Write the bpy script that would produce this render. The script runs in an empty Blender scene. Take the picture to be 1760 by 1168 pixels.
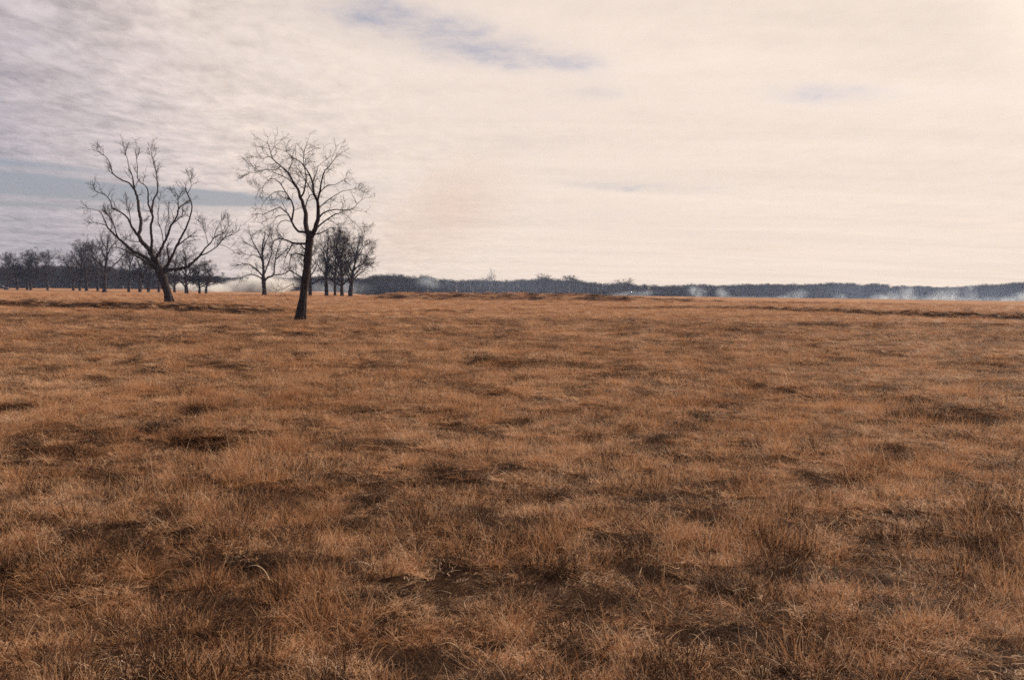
import bpy, math, random
import numpy as np
from mathutils import Vector, Matrix

R = math.radians
scene = bpy.context.scene
COL = scene.collection
random.seed(7)

# ------------------------------------------------------------------ camera
EYE = 1.66
FPX = 1711.0                      # 35 mm lens on a 36 mm frame, in pixels of the 1760 wide photograph
PITCH, ROLL = R(-2.84), R(0.716)
cam_d = bpy.data.cameras.new("camera")
cam_d.lens = 35.0
cam_d.sensor_width = 36.0
cam_d.clip_start = 0.05
cam_d.clip_end = 6000.0
cam = bpy.data.objects.new("camera", cam_d)
COL.objects.link(cam)
CAM_M = Matrix.Rotation(math.pi / 2 + PITCH, 4, 'X') @ Matrix.Rotation(ROLL, 4, 'Z')
cam.matrix_world = Matrix.Translation((0, 0, EYE)) @ CAM_M
scene.camera = cam
scene.cycles.filter_width = 1.6
scene.cycles.use_denoising = False
scene.cycles.max_bounces = 4
scene.cycles.diffuse_bounces = 2
scene.cycles.transmission_bounces = 3
scene.cycles.volume_bounces = 1
scene.cycles.transparent_max_bounces = 8
scene.cycles.sample_clamp_indirect = 2.5

# ------------------------------------------------------------------ exposure
scene.view_settings.view_transform = 'Standard'
scene.view_settings.look = 'None'
scene.view_settings.exposure = 0.0
scene.view_settings.gamma = 1.0
scene.view_settings.use_curve_mapping = False

# ------------------------------------------------------------------ sky and sun
SUN_AZ, SUN_EL = R(50), R(28)     # to the right and ahead of the camera, outside the frame
SUN_DIR = Vector((math.sin(SUN_AZ) * math.cos(SUN_EL), math.cos(SUN_AZ) * math.cos(SUN_EL), math.sin(SUN_EL)))


class NT:
    """small helper for writing node trees"""
    def __init__(self, tree):
        self.t, self.n, self.l = tree, tree.nodes, tree.links

    def put(self, sock, v):
        if hasattr(v, 'links') or isinstance(v, bpy.types.NodeSocket):
            self.l.new(v, sock)
        else:
            sock.default_value = v

    def new(self, typ, **kw):
        nd = self.n.new(typ)
        for k, v in kw.items():
            setattr(nd, k, v)
        return nd

    def m(self, op, a, b=None, c=None, clamp=False):
        nd = self.new('ShaderNodeMath', operation=op)
        nd.use_clamp = clamp
        for i, v in enumerate((a, b, c)):
            if v is not None:
                self.put(nd.inputs[i], v)
        return nd.outputs[0]

    def vm(self, op, a, b=None):
        nd = self.new('ShaderNodeVectorMath', operation=op)
        self.put(nd.inputs[0], a)
        if b is not None:
            self.put(nd.inputs[1], b)
        return nd.outputs['Value'] if op in ('DOT_PRODUCT', 'LENGTH', 'DISTANCE') else nd.outputs[0]

    def xyz(self, x, y, z):
        nd = self.new('ShaderNodeCombineXYZ')
        for i, v in enumerate((x, y, z)):
            self.put(nd.inputs[i], v)
        return nd.outputs[0]

    def sep(self, v):
        nd = self.new('ShaderNodeSeparateXYZ')
        self.put(nd.inputs[0], v)
        return nd.outputs

    def noise(self, vec, scale, detail=4, rough=0.55, dist=0.0):
        nd = self.new('ShaderNodeTexNoise')
        self.put(nd.inputs['Vector'], vec)
        nd.inputs['Scale'].default_value = scale
        nd.inputs['Detail'].default_value = detail
        nd.inputs['Roughness'].default_value = rough
        nd.inputs['Distortion'].default_value = dist
        return nd.outputs[0]

    def step(self, v, lo, hi, a=0.0, b=1.0):
        nd = self.new('ShaderNodeMapRange', interpolation_type='SMOOTHSTEP')
        self.put(nd.inputs[0], v)
        for i, q in enumerate((lo, hi, a, b)):
            nd.inputs[i + 1].default_value = q
        return nd.outputs[0]

    def ramp(self, v, stops):
        nd = self.new('ShaderNodeValToRGB')
        self.put(nd.inputs[0], v)
        el = nd.color_ramp.elements
        while len(el) > 1:
            el.remove(el[0])
        el[0].position, el[0].color = stops[0][0], (*stops[0][1], 1)
        for p, c in stops[1:]:
            e = el.new(p)
            e.color = (*c, 1)
        return nd.outputs[0]

    def mix(self, f, a, b, blend='MIX'):
        nd = self.new('ShaderNodeMix', data_type='RGBA', blend_type=blend)
        self.put(nd.inputs[0], f)
        self.put(nd.inputs[6], (*a, 1) if isinstance(a, tuple) else a)
        self.put(nd.inputs[7], (*b, 1) if isinstance(b, tuple) else b)
        return nd.outputs[2]


def build_world():
    w = bpy.data.worlds.new("World")
    scene.world = w
    w.use_nodes = True
    t = NT(w.node_tree)
    t.n.clear()
    out = t.new('ShaderNodeOutputWorld')
    sky = t.new('ShaderNodeTexSky', sky_type='NISHITA')
    sky.sun_disc = False
    sky.sun_elevation = SUN_EL
    sky.sun_rotation = SUN_AZ
    sky.air_density = 1.0
    sky.dust_density = 1.6
    d = t.vm('NORMALIZE', t.new('ShaderNodeTexCoord').outputs['Generated'])
    x, y, z = t.sep(d)
    az = t.m('ARCTAN2', x, y)
    el = t.m('ARCSINE', z)
    den = t.m('ADD', t.m('MAXIMUM', z, 0.0), 0.075)
    px, py = t.m('DIVIDE', x, den), t.m('DIVIDE', y, den)
    # cloud layer: a broad veil, long streaks and small mackerel ripples, all on one flat layer overhead
    broad = t.noise(t.xyz(t.m('MULTIPLY', px, 0.55), py, 3.0), 0.62, 5, 0.55, 0.4)
    streak = t.noise(t.xyz(t.m('MULTIPLY', px, 0.30), t.m('MULTIPLY', py, 1.5), 9.0), 1.1, 5, 0.55, 0.5)
    ripple = t.noise(t.xyz(px, t.m('MULTIPLY', py, 0.72), 21.0), 6.5, 6, 0.64, 0.25)
    fine = t.noise(t.xyz(px, t.m('MULTIPLY', py, 0.5), 31.0), 17.0, 5, 0.6, 0.3)

    def blob(a0, e0, wa, we, tilt=0.0):
        da = t.m('SUBTRACT', az, R(a0))
        de = t.m('SUBTRACT', t.m('SUBTRACT', el, R(e0)), t.m('MULTIPLY', da, tilt))
        q = t.m('ADD', t.m('POWER', t.m('DIVIDE', da, R(wa)), 2.0), t.m('POWER', t.m('DIVIDE', de, R(we)), 2.0))
        return t.m('EXPONENT', t.m('MULTIPLY', q, -1.0))
    gaps = [  # openings between the clouds: azimuth, elevation, widths in degrees, strength
        (-27, 5.15, 9, 0.46, -0.04, 3.0), (-18, 4.9, 5.5, 0.34, -0.02, 1.7), (-28, 6.25, 7, 0.24, -0.05, 0.9), (-27, 4.1, 8, 0.2, 0.0, 0.9), (-26, 3.3, 8, 0.2, 0.0, 0.45), (-27, 2.6, 7, 0.25, 0.0, 0.3),
        (-8.5, 15.2, 6.0, 1.6, -0.08, 0.55), (-3.0, 13.7, 5.0, 1.5, -0.12, 0.45), (2.5, 13.0, 4.5, 1.1, -0.08, 0.30), (-9, 5.6, 3.5, 0.6, 0.0, 0.4), (7.5, 6.0, 5.0, 0.45, -0.04, 0.7),
        (17, 10.8, 4.5, 0.8, -0.06, 0.45), (4, 11.0, 3.0, 0.6, 0.0, 0.36), (25.0, 3.9, 5.5, 0.6, -0.03, 0.5),
        (13, 2.6, 6.0, 0.6, 0.0, 0.36), (-25, 13.0, 2.0, 1.3, 0.0, 0.30), (-20, 9.6, 3.0, 0.6, 0.0, 0.35),
    ]
    gap = None
    for a0, e0, wa, we, tl, s in gaps:
        b = t.m('MULTIPLY', blob(a0, e0, wa, we, tl), s)
        gap = b if gap is None else t.m('ADD', gap, b)
    rough = t.m('ADD', t.m('MULTIPLY', t.m('SUBTRACT', streak, 0.5), 1.5), t.m('MULTIPLY', t.m('SUBTRACT', ripple, 0.5), 1.1))
    gap = t.step(t.m('ADD', gap, t.m('MULTIPLY', t.m('MULTIPLY', rough, 1.1), t.step(gap, 0.05, 0.5))), 0.10, 1.25)
    veil = t.m('ADD', t.m('MULTIPLY', t.m('SUBTRACT', broad, 0.52), 1.4), t.m('MULTIPLY', t.m('SUBTRACT', streak, 0.52), 0.9))
    veil = t.m('ADD', veil, t.m('MULTIPLY', t.m('SUBTRACT', ripple, 0.5), 1.0))
    away = t.step(t.vm('DOT_PRODUCT', d, tuple(SUN_DIR)), 0.24, 0.66, 1.0, 0.0)
    open_ = t.m('ADD', gap, t.m('MULTIPLY', t.step(veil, 0.05, 0.62), t.m('ADD', 0.18, t.m('MULTIPLY', away, 0.32))), clamp=True)
    open_ = t.m('MINIMUM', open_, 0.95)
    # light coming through the cloud: pale and warm towards the sun, lavender grey away from it
    near = t.vm('DOT_PRODUCT', d, tuple(SUN_DIR))
    tone = t.ramp(t.m('ADD', t.m('MULTIPLY', near, 0.5), 0.5), [
        (0.30, (0.30, 0.275, 0.315)), (0.625, (0.39, 0.35, 0.395)), (0.668, (0.59, 0.515, 0.53)), (0.72, (0.75, 0.64, 0.59)), (0.765, (0.84, 0.72, 0.645)),
        (0.84, (0.88, 0.75, 0.665)), (0.94, (0.91, 0.78, 0.68)), (1.0, (1.5, 1.3, 1.05))])
    # relief of the cloud itself: thicker and thinner patches
    relief = t.m('ADD', t.m('MULTIPLY', t.m('SUBTRACT', ripple, 0.5), 1.5), t.m('MULTIPLY', t.m('SUBTRACT', fine, 0.5), 0.8))
    relief = t.m('ADD', t.m('MULTIPLY', relief, t.m('ADD', 0.10, t.m('MULTIPLY', away, 0.90))), t.m('MULTIPLY', t.m('SUBTRACT', streak, 0.5), 0.32))
    tone = t.vm('SCALE', tone)
    tone.node.inputs[3].default_value = 1.0
    t.put(tone.node.inputs[3], t.m('ADD', 1.0, relief))
    b_sky = t.new('ShaderNodeBackground')
    t.put(b_sky.inputs[0], t.mix(0.9, sky.outputs[0], t.mix(1.0, sky.outputs[0], (0.90, 0.79, 0.94), 'MULTIPLY')))
    b_sky.inputs[1].default_value = 0.082
    b_cl = t.new('ShaderNodeBackground')
    t.put(b_cl.inputs[0], tone)
    b_cl.inputs[1].default_value = 1.02
    mx = t.new('ShaderNodeMixShader')
    t.put(mx.inputs[0], open_)
    t.l.new(b_cl.outputs[0], mx.inputs[1])
    t.l.new(b_sky.outputs[0], mx.inputs[2])
    t.l.new(mx.outputs[0], out.inputs[0])
    w.cycles.sampling_method = 'MANUAL'
    w.cycles.sample_map_resolution = 512


build_world()
sun_d = bpy.data.lights.new("sun", 'SUN')
sun_d.energy = 5.0
sun_d.angle = R(1.5)              # a veiled sun
sun_d.color = (1.0, 0.90, 0.76)
sun = bpy.data.objects.new("sun", sun_d)
sun.rotation_euler = (-SUN_DIR).to_track_quat('-Z', 'Y').to_euler()
sun.location = SUN_DIR * 150
COL.objects.link(sun)


# ------------------------------------------------------------------ helpers
def ray(x, y):
    """direction through a pixel of the 1760 x 1168 photograph"""
    return (CAM_M.to_3x3() @ Vector(((x - 880) / FPX, (584 - y) / FPX, -1.0))).normalized()


def az_of(x):
    d = ray(x, 500)
    return math.atan2(d.x, d.y)


def horizon(x):
    return 488.0 + 0.0125 * x


def on_ray(x, y, Y):
    """the point of that ray on the vertical plane Y metres ahead"""
    d = ray(x, y)
    return np.array((0, 0, EYE)) + np.array(d) * (Y / d.y)


def _hash(ix, iy, seed):
    n = (ix.astype(np.int64) * 374761393 + iy.astype(np.int64) * 668265263 + seed * 974634777) & 0xffffffff
    n = ((n ^ (n >> 13)) * 1274126177) & 0xffffffff
    return ((n ^ (n >> 16)) & 0xffff) / 65535.0


def vnoise(x, y, seed=0):
    ix, iy = np.floor(x), np.floor(y)
    fx, fy = x - ix, y - iy
    fx, fy = fx * fx * (3 - 2 * fx), fy * fy * (3 - 2 * fy)
    a, b = _hash(ix, iy, seed), _hash(ix + 1, iy, seed)
    c, d = _hash(ix, iy + 1, seed), _hash(ix + 1, iy + 1, seed)
    return (a + (b - a) * fx) + ((c + (d - c) * fx) - (a + (b - a) * fx)) * fy


def fbm(x, y, seed=0, oct=4):
    s, a, t = 0, 0.5, 0
    for i in range(oct):
        s = s + a * vnoise(x * 2 ** i + 17.3 * i, y * 2 ** i - 9.1 * i, seed + i)
        t += a
        a *= 0.5
    return s / t


def smooth(v, lo, hi):
    t = np.clip((v - lo) / (hi - lo), 0, 1)
    return t * t * (3 - 2 * t)


def tag(o, label=None, cat=None, group=None, kind=None):
    for k, v in (("label", label), ("category", cat), ("group", group), ("kind", kind)):
        if v:
            o[k] = v
    return o


def mk_mesh(name, verts, faces, smooth_shade=True):
    """faces: (n, 4) or (n, 3) index array, or a list of both"""
    me = bpy.data.meshes.new(name)
    verts = np.asarray(verts, dtype=np.float32)
    groups = [np.asarray(f, dtype=np.int32) for f in (faces if isinstance(faces, list) else [faces]) if len(f)]
    me.vertices.add(len(verts))
    me.vertices.foreach_set("co", verts.ravel())
    loops = np.concatenate([g.ravel() for g in groups])
    tot = np.concatenate([np.full(len(g), g.shape[1], np.int32) for g in groups])
    start = np.concatenate([[0], np.cumsum(tot)[:-1]]).astype(np.int32)
    me.loops.add(len(loops))
    me.loops.foreach_set("vertex_index", loops)
    me.polygons.add(len(tot))
    me.polygons.foreach_set("loop_start", start)
    me.polygons.foreach_set("loop_total", tot)
    if smooth_shade:
        me.polygons.foreach_set("use_smooth", np.ones(len(tot), bool))
    me.update(calc_edges=True)
    me.validate()
    return me


def link(name, me, mat=None, parent=None):
    o = bpy.data.objects.new(name, me)
    if mat and not me.materials:
        me.materials.append(mat)
    COL.objects.link(o)
    if parent:
        o.parent = parent
    return o


# ------------------------------------------------------------------ materials
def mat_new(name):
    m = bpy.data.materials.new(name)
    m.use_nodes = True
    t = NT(m.node_tree)
    t.n.clear()
    return m, t, t.new('ShaderNodeOutputMaterial')


def grass_mat(name, stops, trans=0.34, spec=0.22, lift=0.33):
    m, t, out = mat_new(name)
    at = t.new('ShaderNodeAttribute', attribute_name='tone')
    rnd = t.new('ShaderNodeObjectInfo').outputs['Random']
    pos = t.new('ShaderNodeNewGeometry').outputs['Position']
    big = t.noise(pos, 0.16, 4, 0.6)
    mid = t.noise(pos, 0.9, 3, 0.6)
    v = t.m('ADD', t.m('MULTIPLY', at.outputs['Fac'], 0.55), t.m('MULTIPLY', rnd, 0.12))
    v = t.m('ADD', v, t.m('MULTIPLY', t.m('SUBTRACT', big, 0.5), 0.7))
    v = t.m('ADD', v, t.m('MULTIPLY', t.m('SUBTRACT', mid, 0.5), 0.6))
    v = t.m('ADD', v, lift, clamp=True)
    c = t.ramp(v, stops)
    df = t.new('ShaderNodeBsdfPrincipled')
    t.put(df.inputs['Base Color'], c)
    df.inputs['Roughness'].default_value = 0.65
    df.inputs['Specular IOR Level'].default_value = spec
    tr = t.new('ShaderNodeBsdfTranslucent')
    t.put(tr.inputs[0], c)
    mx = t.new('ShaderNodeMixShader')
    mx.inputs[0].default_value = trans
    t.l.new(df.outputs[0], mx.inputs[1])
    t.l.new(tr.outputs[0], mx.inputs[2])
    t.l.new(mx.outputs[0], out.inputs[0])
    return m


MAT_GRASS = grass_mat("dry_grass", [(0.0, (0.08, 0.036, 0.020)), (0.25, (0.19, 0.074, 0.028)), (0.5, (0.44, 0.207, 0.090)), (0.75, (0.64, 0.372, 0.20)), (1.0, (0.76, 0.54, 0.37))])
MAT_THATCH = grass_mat("dark_thatch", [(0.0, (0.018, 0.010, 0.007)), (0.5, (0.055, 0.027, 0.015)), (1.0, (0.17, 0.085, 0.045))], 0.2, 0.04, 0.12)
MAT_WEED = grass_mat("shade_grass", [(0.0, (0.035, 0.020, 0.014)), (0.5, (0.10, 0.052, 0.031)), (1.0, (0.24, 0.13, 0.075))], 0.2, 0.04, -0.02)  # dark blades standing in for shade among the grass
MAT_STEM = grass_mat("pale_stems", [(0.0, (0.42, 0.24, 0.12)), (0.5, (0.58, 0.38, 0.21)), (1.0, (0.72, 0.54, 0.36))], 0.2)


def ground_mat():
    m, t, out = mat_new("pasture_ground")
    pos = t.new('ShaderNodeNewGeometry').outputs['Position']
    hol = t.new('ShaderNodeAttribute', attribute_name='bare').outputs['Fac']  # weight of the shade painted in the hollows
    cov = t.new('ShaderNodeAttribute', attribute_name='cover').outputs['Fac']
    n1 = t.noise(pos, 0.16, 4, 0.6)
    n2 = t.noise(pos, 1.3, 5, 0.65)
    n3 = t.noise(pos, 9.0, 4, 0.7)
    v = t.m('ADD', t.m('MULTIPLY', n1, 0.8), t.m('MULTIPLY', n2, 0.5))
    v = t.m('ADD', v, t.m('MULTIPLY', n3, 0.35))
    thatch = t.ramp(v, [(0.5, (0.020, 0.011, 0.007)), (0.8, (0.045, 0.023, 0.012)), (1.1, (0.09, 0.048, 0.026))])
    sward = t.ramp(v, [(0.5, (0.17, 0.080, 0.038)), (0.8, (0.32, 0.165, 0.084)), (1.1, (0.46, 0.26, 0.145))])
    c = t.mix(cov, thatch, sward)
    c = t.mix(hol, c, (0.020, 0.011, 0.007))  # hollows' shade painted as a near-black ground tone
    b = t.new('ShaderNodeBsdfPrincipled')
    t.put(b.inputs['Base Color'], c)
    b.inputs['Roughness'].default_value = 0.95
    b.inputs['Specular IOR Level'].default_value = 0.03
    bp = t.new('ShaderNodeBump')
    bp.inputs['Strength'].default_value = 0.8
    bp.inputs['Distance'].default_value = 0.05
    t.put(bp.inputs['Height'], t.m('ADD', n2, n3))
    t.l.new(bp.outputs[0], b.inputs['Normal'])
    t.l.new(b.outputs[0], out.inputs[0])
    return m


def bark_mat(name, dark, light):
    m, t, out = mat_new(name)
    pos = t.new('ShaderNodeNewGeometry').outputs['Position']
    x, y, z = t.sep(pos)
    ridg = t.noise(t.xyz(t.m('MULTIPLY', x, 5.0), t.m('MULTIPLY', y, 5.0), z), 3.0, 5, 0.7, 0.8)
    pat = t.noise(pos, 0.7, 3, 0.6)
    c = t.mix(t.m('ADD', t.m('MULTIPLY', ridg, 0.75), t.m('MULTIPLY', pat, 0.3), clamp=True), dark, light)
    b = t.new('ShaderNodeBsdfPrincipled')
    t.put(b.inputs['Base Color'], c)
    b.inputs['Roughness'].default_value = 0.9
    b.inputs['Specular IOR Level'].default_value = 0.2
    bp = t.new('ShaderNodeBump')
    bp.inputs['Strength'].default_value = 1.0
    bp.inputs['Distance'].default_value = 0.06
    t.put(bp.inputs['Height'], ridg)
    t.l.new(bp.outputs[0], b.inputs['Normal'])
    t.l.new(b.outputs[0], out.inputs[0])
    return m


MAT_GROUND = ground_mat()
MAT_BARK = bark_mat("pecan_bark", (0.016, 0.011, 0.011), (0.062, 0.041, 0.036))
MAT_TWIG = bark_mat("twig_bark", (0.022, 0.014, 0.014), (0.050, 0.031, 0.028))
MAT_WOOD = bark_mat("woods_bark", (0.022, 0.016, 0.017), (0.055, 0.038, 0.036))


def paint_mat(name, col, rough=0.35, metal=0.0):
    m, t, out = mat_new(name)
    pos = t.new('ShaderNodeNewGeometry').outputs['Position']
    n = t.noise(pos, 1.6, 5, 0.65)
    b = t.new('ShaderNodeBsdfPrincipled')
    t.put(b.inputs['Base Color'], t.mix(t.m('MULTIPLY', n, 0.5), col, (0.20, 0.15, 0.11)))
    t.put(b.inputs['Roughness'], t.m('ADD', rough, t.m('MULTIPLY', n, 0.3)))
    b.inputs['Metallic'].default_value = metal
    t.l.new(b.outputs[0], out.inputs[0])
    return m


# ------------------------------------------------------------------ ground
# dark hollows in the grass, as seen in the photograph: pixel, width
HOLLOWS = [(340, 757, 115), (385, 770, 50), (640, 735, 66), (470, 902, 66), (470, 830, 66), (685, 858, 54), (1670, 712, 125), (1722, 716, 46), (1625, 651, 50),
           (1535, 606, 42), (1440, 614, 32), (1265, 874, 40), (1620, 988, 84), (1630, 915, 100), (1735, 912, 80), (1498, 955, 70), (1430, 1066, 130),
           (1520, 1080, 70), (1090, 1047, 84), (935, 1042, 84), (675, 1087, 100), (760, 1080, 60), (170, 1094, 130), (300, 1085, 110), (55, 1000, 70), (215, 966, 60), (15, 985, 60),
           (1090, 626, 50), (1165, 644, 52), (1240, 614, 36), (838, 614, 42), (525, 574, 50), (415, 583, 40), (305, 584, 30), (212, 586, 40), (272, 669, 54), (20, 689, 64), (350, 692, 60),
           (650, 680, 40), (1655, 813, 50), (1560, 765, 50), (1420, 838, 40), (440, 990, 60), (880, 950, 50), (1200, 930, 50), (620, 945, 60), (1730, 1040, 60), (90, 870, 60), (1290, 560, 40),
           (1400, 557, 50), (1180, 575, 40), (930, 590, 40), (700, 600, 40), (1725, 622, 40), (1310, 655, 40), (1010, 745, 44), (1130, 800, 40), (860, 800, 50), (560, 800, 44), (180, 800, 60), (1700, 790, 60),
           (60, 760, 70), (1150, 1010, 40), (520, 1120, 80), (1240, 1120, 60), (1680, 1120, 90), (30, 1130, 90), (900, 1130, 60)]
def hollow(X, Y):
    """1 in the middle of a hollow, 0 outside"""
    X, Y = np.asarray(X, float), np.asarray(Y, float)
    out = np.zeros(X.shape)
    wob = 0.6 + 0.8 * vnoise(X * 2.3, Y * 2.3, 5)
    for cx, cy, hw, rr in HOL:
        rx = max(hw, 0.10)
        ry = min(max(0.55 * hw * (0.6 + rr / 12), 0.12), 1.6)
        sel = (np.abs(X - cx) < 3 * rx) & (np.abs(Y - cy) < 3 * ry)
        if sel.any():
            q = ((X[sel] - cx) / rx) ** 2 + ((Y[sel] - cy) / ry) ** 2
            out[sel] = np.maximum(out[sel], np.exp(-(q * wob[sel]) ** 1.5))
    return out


AZ_PX = np.array([-400, 0, 200, 440, 560, 700, 850, 1000, 1200, 1400, 1600, 1760, 2200])
AZ_TAB = np.array([az_of(p) for p in AZ_PX])
BANK_R = np.array([100, 81, 72, 67, 68, 71, 78, 100, 112, 90, 78, 73, 66])
BANK_H = np.array([0.4, 0.44, 0.44, 0.40, 0.14, 0.12, 0.10, 0.14, 0.31, 0.32, 0.36, 0.36, 0.3])


def bank(X, Y):
    """signed distance past the terrace bank that crosses the pasture, and its height there"""
    r, a = np.hypot(X, Y), np.arctan2(X, Y)
    return r - np.interp(a, AZ_TAB, BANK_R), np.interp(a, AZ_TAB, BANK_H) * (np.abs(a) < 0.8)


def dam(X, Y, face=False):
    """the long low earth mound in the middle distance"""
    x0, x1 = -21.5, 13.5
    yc = 158 + 3.0 * np.sin(X * 0.12)
    e = smooth(X, x0 - 4, x0 + 5) * (1 - smooth(X, x1 - 6, x1 + 20) * 0.82) * (1 - smooth(X, x1 + 25, x1 + 70))
    s = Y - yc
    prof = smooth(s, -5.0, 0.0) * (1 - smooth(s, 3.0, 11.0))
    return (e * prof, e * (s > -6.5) * (s < 0.6)) if face else e * prof


def hgt0(X, Y):
    X, Y = np.asarray(X, float), np.asarray(Y, float)
    r, a = np.hypot(X, Y), np.arctan2(X, Y)
    h = (fbm(X / 38, Y / 38, 11, 3) - 0.5) * 0.55 * smooth(r, 10, 60)
    near = 1 - smooth(r, 60, 140)
    h = h + (fbm(X / 1.0, Y / 1.0, 3, 3) - 0.5) * 0.17 * near
    h = h + (fbm(X / 6.0, Y / 6.0, 23, 2) - 0.5) * 0.22 * smooth(r, 3, 9)
    s, bh = bank(X, Y)
    h = h + bh * (np.exp(-((s - 2.2) / 2.2) ** 2) - 0.55 * np.exp(-((s + 1.6) / 1.7) ** 2))
    h = h + (1.02 + 0.2 * (fbm(X / 9, Y / 9, 41, 2) - 0.5)) * dam(X, Y)
    # beyond the rise the land falls away
    dip = np.exp(-((a - az_of(668)) / 0.035) ** 2)
    h = h - smooth(r, 215, 330) * 2.6 * dip
    right = smooth(a, az_of(950), az_of(1150))
    h = h - smooth(r, 400, 700) * 2.5 * right
    return h


# the ground at the foot of the nearer trees: pixel of the foot, distance, reach
ANCHOR = []
for ax, ay, aD, reach in ((516, 550, 54, 9), (293, 525, 100, 18), (453, 508, 189, 40), (590, 511, 186, 30), (180, 502, 232, 40), (340, 504.5, 240, 40)):
    q = on_ray(ax, ay, aD)
    ANCHOR.append((q[0], aD, q[2] - 0.04 - float(hgt0(np.array([q[0]]), np.array([float(aD)]))[0]), reach))


def hgt(X, Y, dips=True):
    X, Y = np.asarray(X, float), np.asarray(Y, float)
    h = hgt0(X, Y)
    for qx, qy, dh, reach in ANCHOR:
        h = h + dh * np.exp(-((X - qx) ** 2 + (Y - qy) ** 2) / (reach * reach))
    return h - hollow(X, Y) * 0.15 if dips else h


# where the sight line of each dark patch meets the grass
HOL = []
for hx, hy, hw in HOLLOWS:
    d = ray(hx, hy)
    tt = np.arange(2.5, 160, 0.05)
    gap_ = EYE + tt * d.z - (hgt(tt * d.x, tt * d.y, False) + 0.10)
    k = int(np.argmax(gap_ < 0)) if (gap_ < 0).any() else len(tt) - 1
    rr = float(tt[k])
    HOL.append((rr * d.x, rr * d.y, 0.58 * hw / FPX * rr, rr))
HOL = np.array(HOL)


def build_ground():
    rings = np.concatenate([[0.0], 0.8 * np.exp(np.arange(0, 930) * 0.00805), [1560.0]])
    rings = rings[rings <= 1560]
    front = np.linspace(-0.72, 0.72, 250)
    back = np.linspace(0.72, 2 * math.pi - 0.72, 60)[1:-1]
    th = np.concatenate([front, back])
    nt, nr = len(th), len(rings) - 1
    X = rings[1:, None] * np.sin(th)[None]
    Y = rings[1:, None] * np.cos(th)[None]
    Z = hgt(X, Y)
    v = np.concatenate([[[0, 0, float(hgt(np.array([0.0]), np.array([0.0]))[0])]], np.stack([X, Y, Z], -1).reshape(-1, 3)])
    i = np.arange(nr - 1)[:, None] * nt + np.arange(nt)[None] + 1
    j = np.arange(nr - 1)[:, None] * nt + (np.arange(nt)[None] + 1) % nt + 1
    q = np.stack([i, i + nt, j + nt, j], -1).reshape(-1, 4)
    k = np.arange(nt)
    tri = np.stack([np.zeros(nt, int), k + 1, (k + 1) % nt + 1], -1)
    me = mk_mesh("pasture", v, [q, tri])
    r = np.hypot(v[:, 0], v[:, 1])
    for nm, val in (("bare", hollow(v[:, 0], v[:, 1]) * 0.9), ("cover", smooth(r, 60, 200))):  # 'bare' puts the hollows' shade into the ground colour
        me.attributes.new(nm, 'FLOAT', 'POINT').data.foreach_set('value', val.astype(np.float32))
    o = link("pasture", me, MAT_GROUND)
    return tag(o, kind="structure", label="wide dry pasture rolling away to the woods", cat="pasture")


build_ground()


# ------------------------------------------------------------------ trees
class Tubes:
    def __init__(self):
        self.v, self.q, self.n = [], [], 0

    def add(self, pts, rad, sides=3):
        pts = np.asarray(pts, float)
        rad = np.asarray(rad, float)
        n = len(pts)
        tan = np.gradient(pts, axis=0)
        tan /= np.linalg.norm(tan, axis=1)[:, None] + 1e-9
        ref = np.array((0.31, 0.83, 0.11)) if abs(tan[0][2]) > 0.7 else np.array((0.05, 0.03, 1.0))
        ang = np.arange(sides) / sides * 2 * math.pi
        u = ref
        out = np.empty((n, sides, 3))
        for i in range(n):
            u = u - tan[i] * np.dot(u, tan[i])
            ln = np.linalg.norm(u)
            u = u / ln if ln > 1e-6 else np.array((1.0, 0, 0))
            w = np.cross(tan[i], u)
            out[i] = pts[i] + rad[i] * (np.cos(ang)[:, None] * u + np.sin(ang)[:, None] * w)
        self.v.append(out.reshape(-1, 3))
        i = np.arange(n - 1)[:, None] * sides + np.arange(sides)[None]
        j = np.arange(n - 1)[:, None] * sides + (np.arange(sides)[None] + 1) % sides
        self.q.append((np.stack([i, j, j + sides, i + sides], -1).reshape(-1, 4)) + self.n)
        self.n += n * sides

    def mesh(self, name):
        return mk_mesh(name, np.concatenate(self.v), np.concatenate(self.q))


def unit(v):
    return v / (np.linalg.norm(v) + 1e-9)


def resample(pts, rad, step):
    """a smooth curve through the points"""
    pts, rad = np.asarray(pts, float), np.asarray(rad, float)
    n = len(pts)
    if n < 3:
        k = max(2, int(np.linalg.norm(pts[-1] - pts[0]) / step) + 1)
        t = np.linspace(0, 1, k)[:, None]
        return pts[0] + (pts[-1] - pts[0]) * t, rad[0] + (rad[-1] - rad[0]) * t[:, 0]
    P = np.vstack([2 * pts[0] - pts[1], pts, 2 * pts[-1] - pts[-2]])
    out, ro = [], []
    for i in range(1, n):
        p0, p1, p2, p3 = P[i - 1], P[i], P[i + 1], P[i + 2]
        k = max(1, int(np.linalg.norm(p2 - p1) / step))
        for s in range(k):
            t = s / k
            out.append(0.5 * (2 * p1 + (p2 - p0) * t + (2 * p0 - 5 * p1 + 4 * p2 - p3) * t * t + (3 * p1 - p0 - 3 * p2 + p3) * t ** 3))
            ro.append(rad[i - 1] + (rad[i] - rad[i - 1]) * t)
    out.append(pts[-1])
    ro.append(rad[-1])
    return np.array(out), np.array(ro)


def shoot(rng, start, direction, length, r0, r1, segs, wander, up):
    """one crooked branch"""
    p, d = np.array(start, float), unit(np.array(direction, float))
    pts = [p.copy()]
    for i in range(segs):
        d = unit(d + rng.normal(0, wander, 3) + np.array((0, 0, up)))
        p = p + d * (length / segs)
        pts.append(p.copy())
    t = np.linspace(0, 1, segs + 1)
    return np.array(pts), r0 + (r1 - r0) * t ** 0.8


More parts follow.
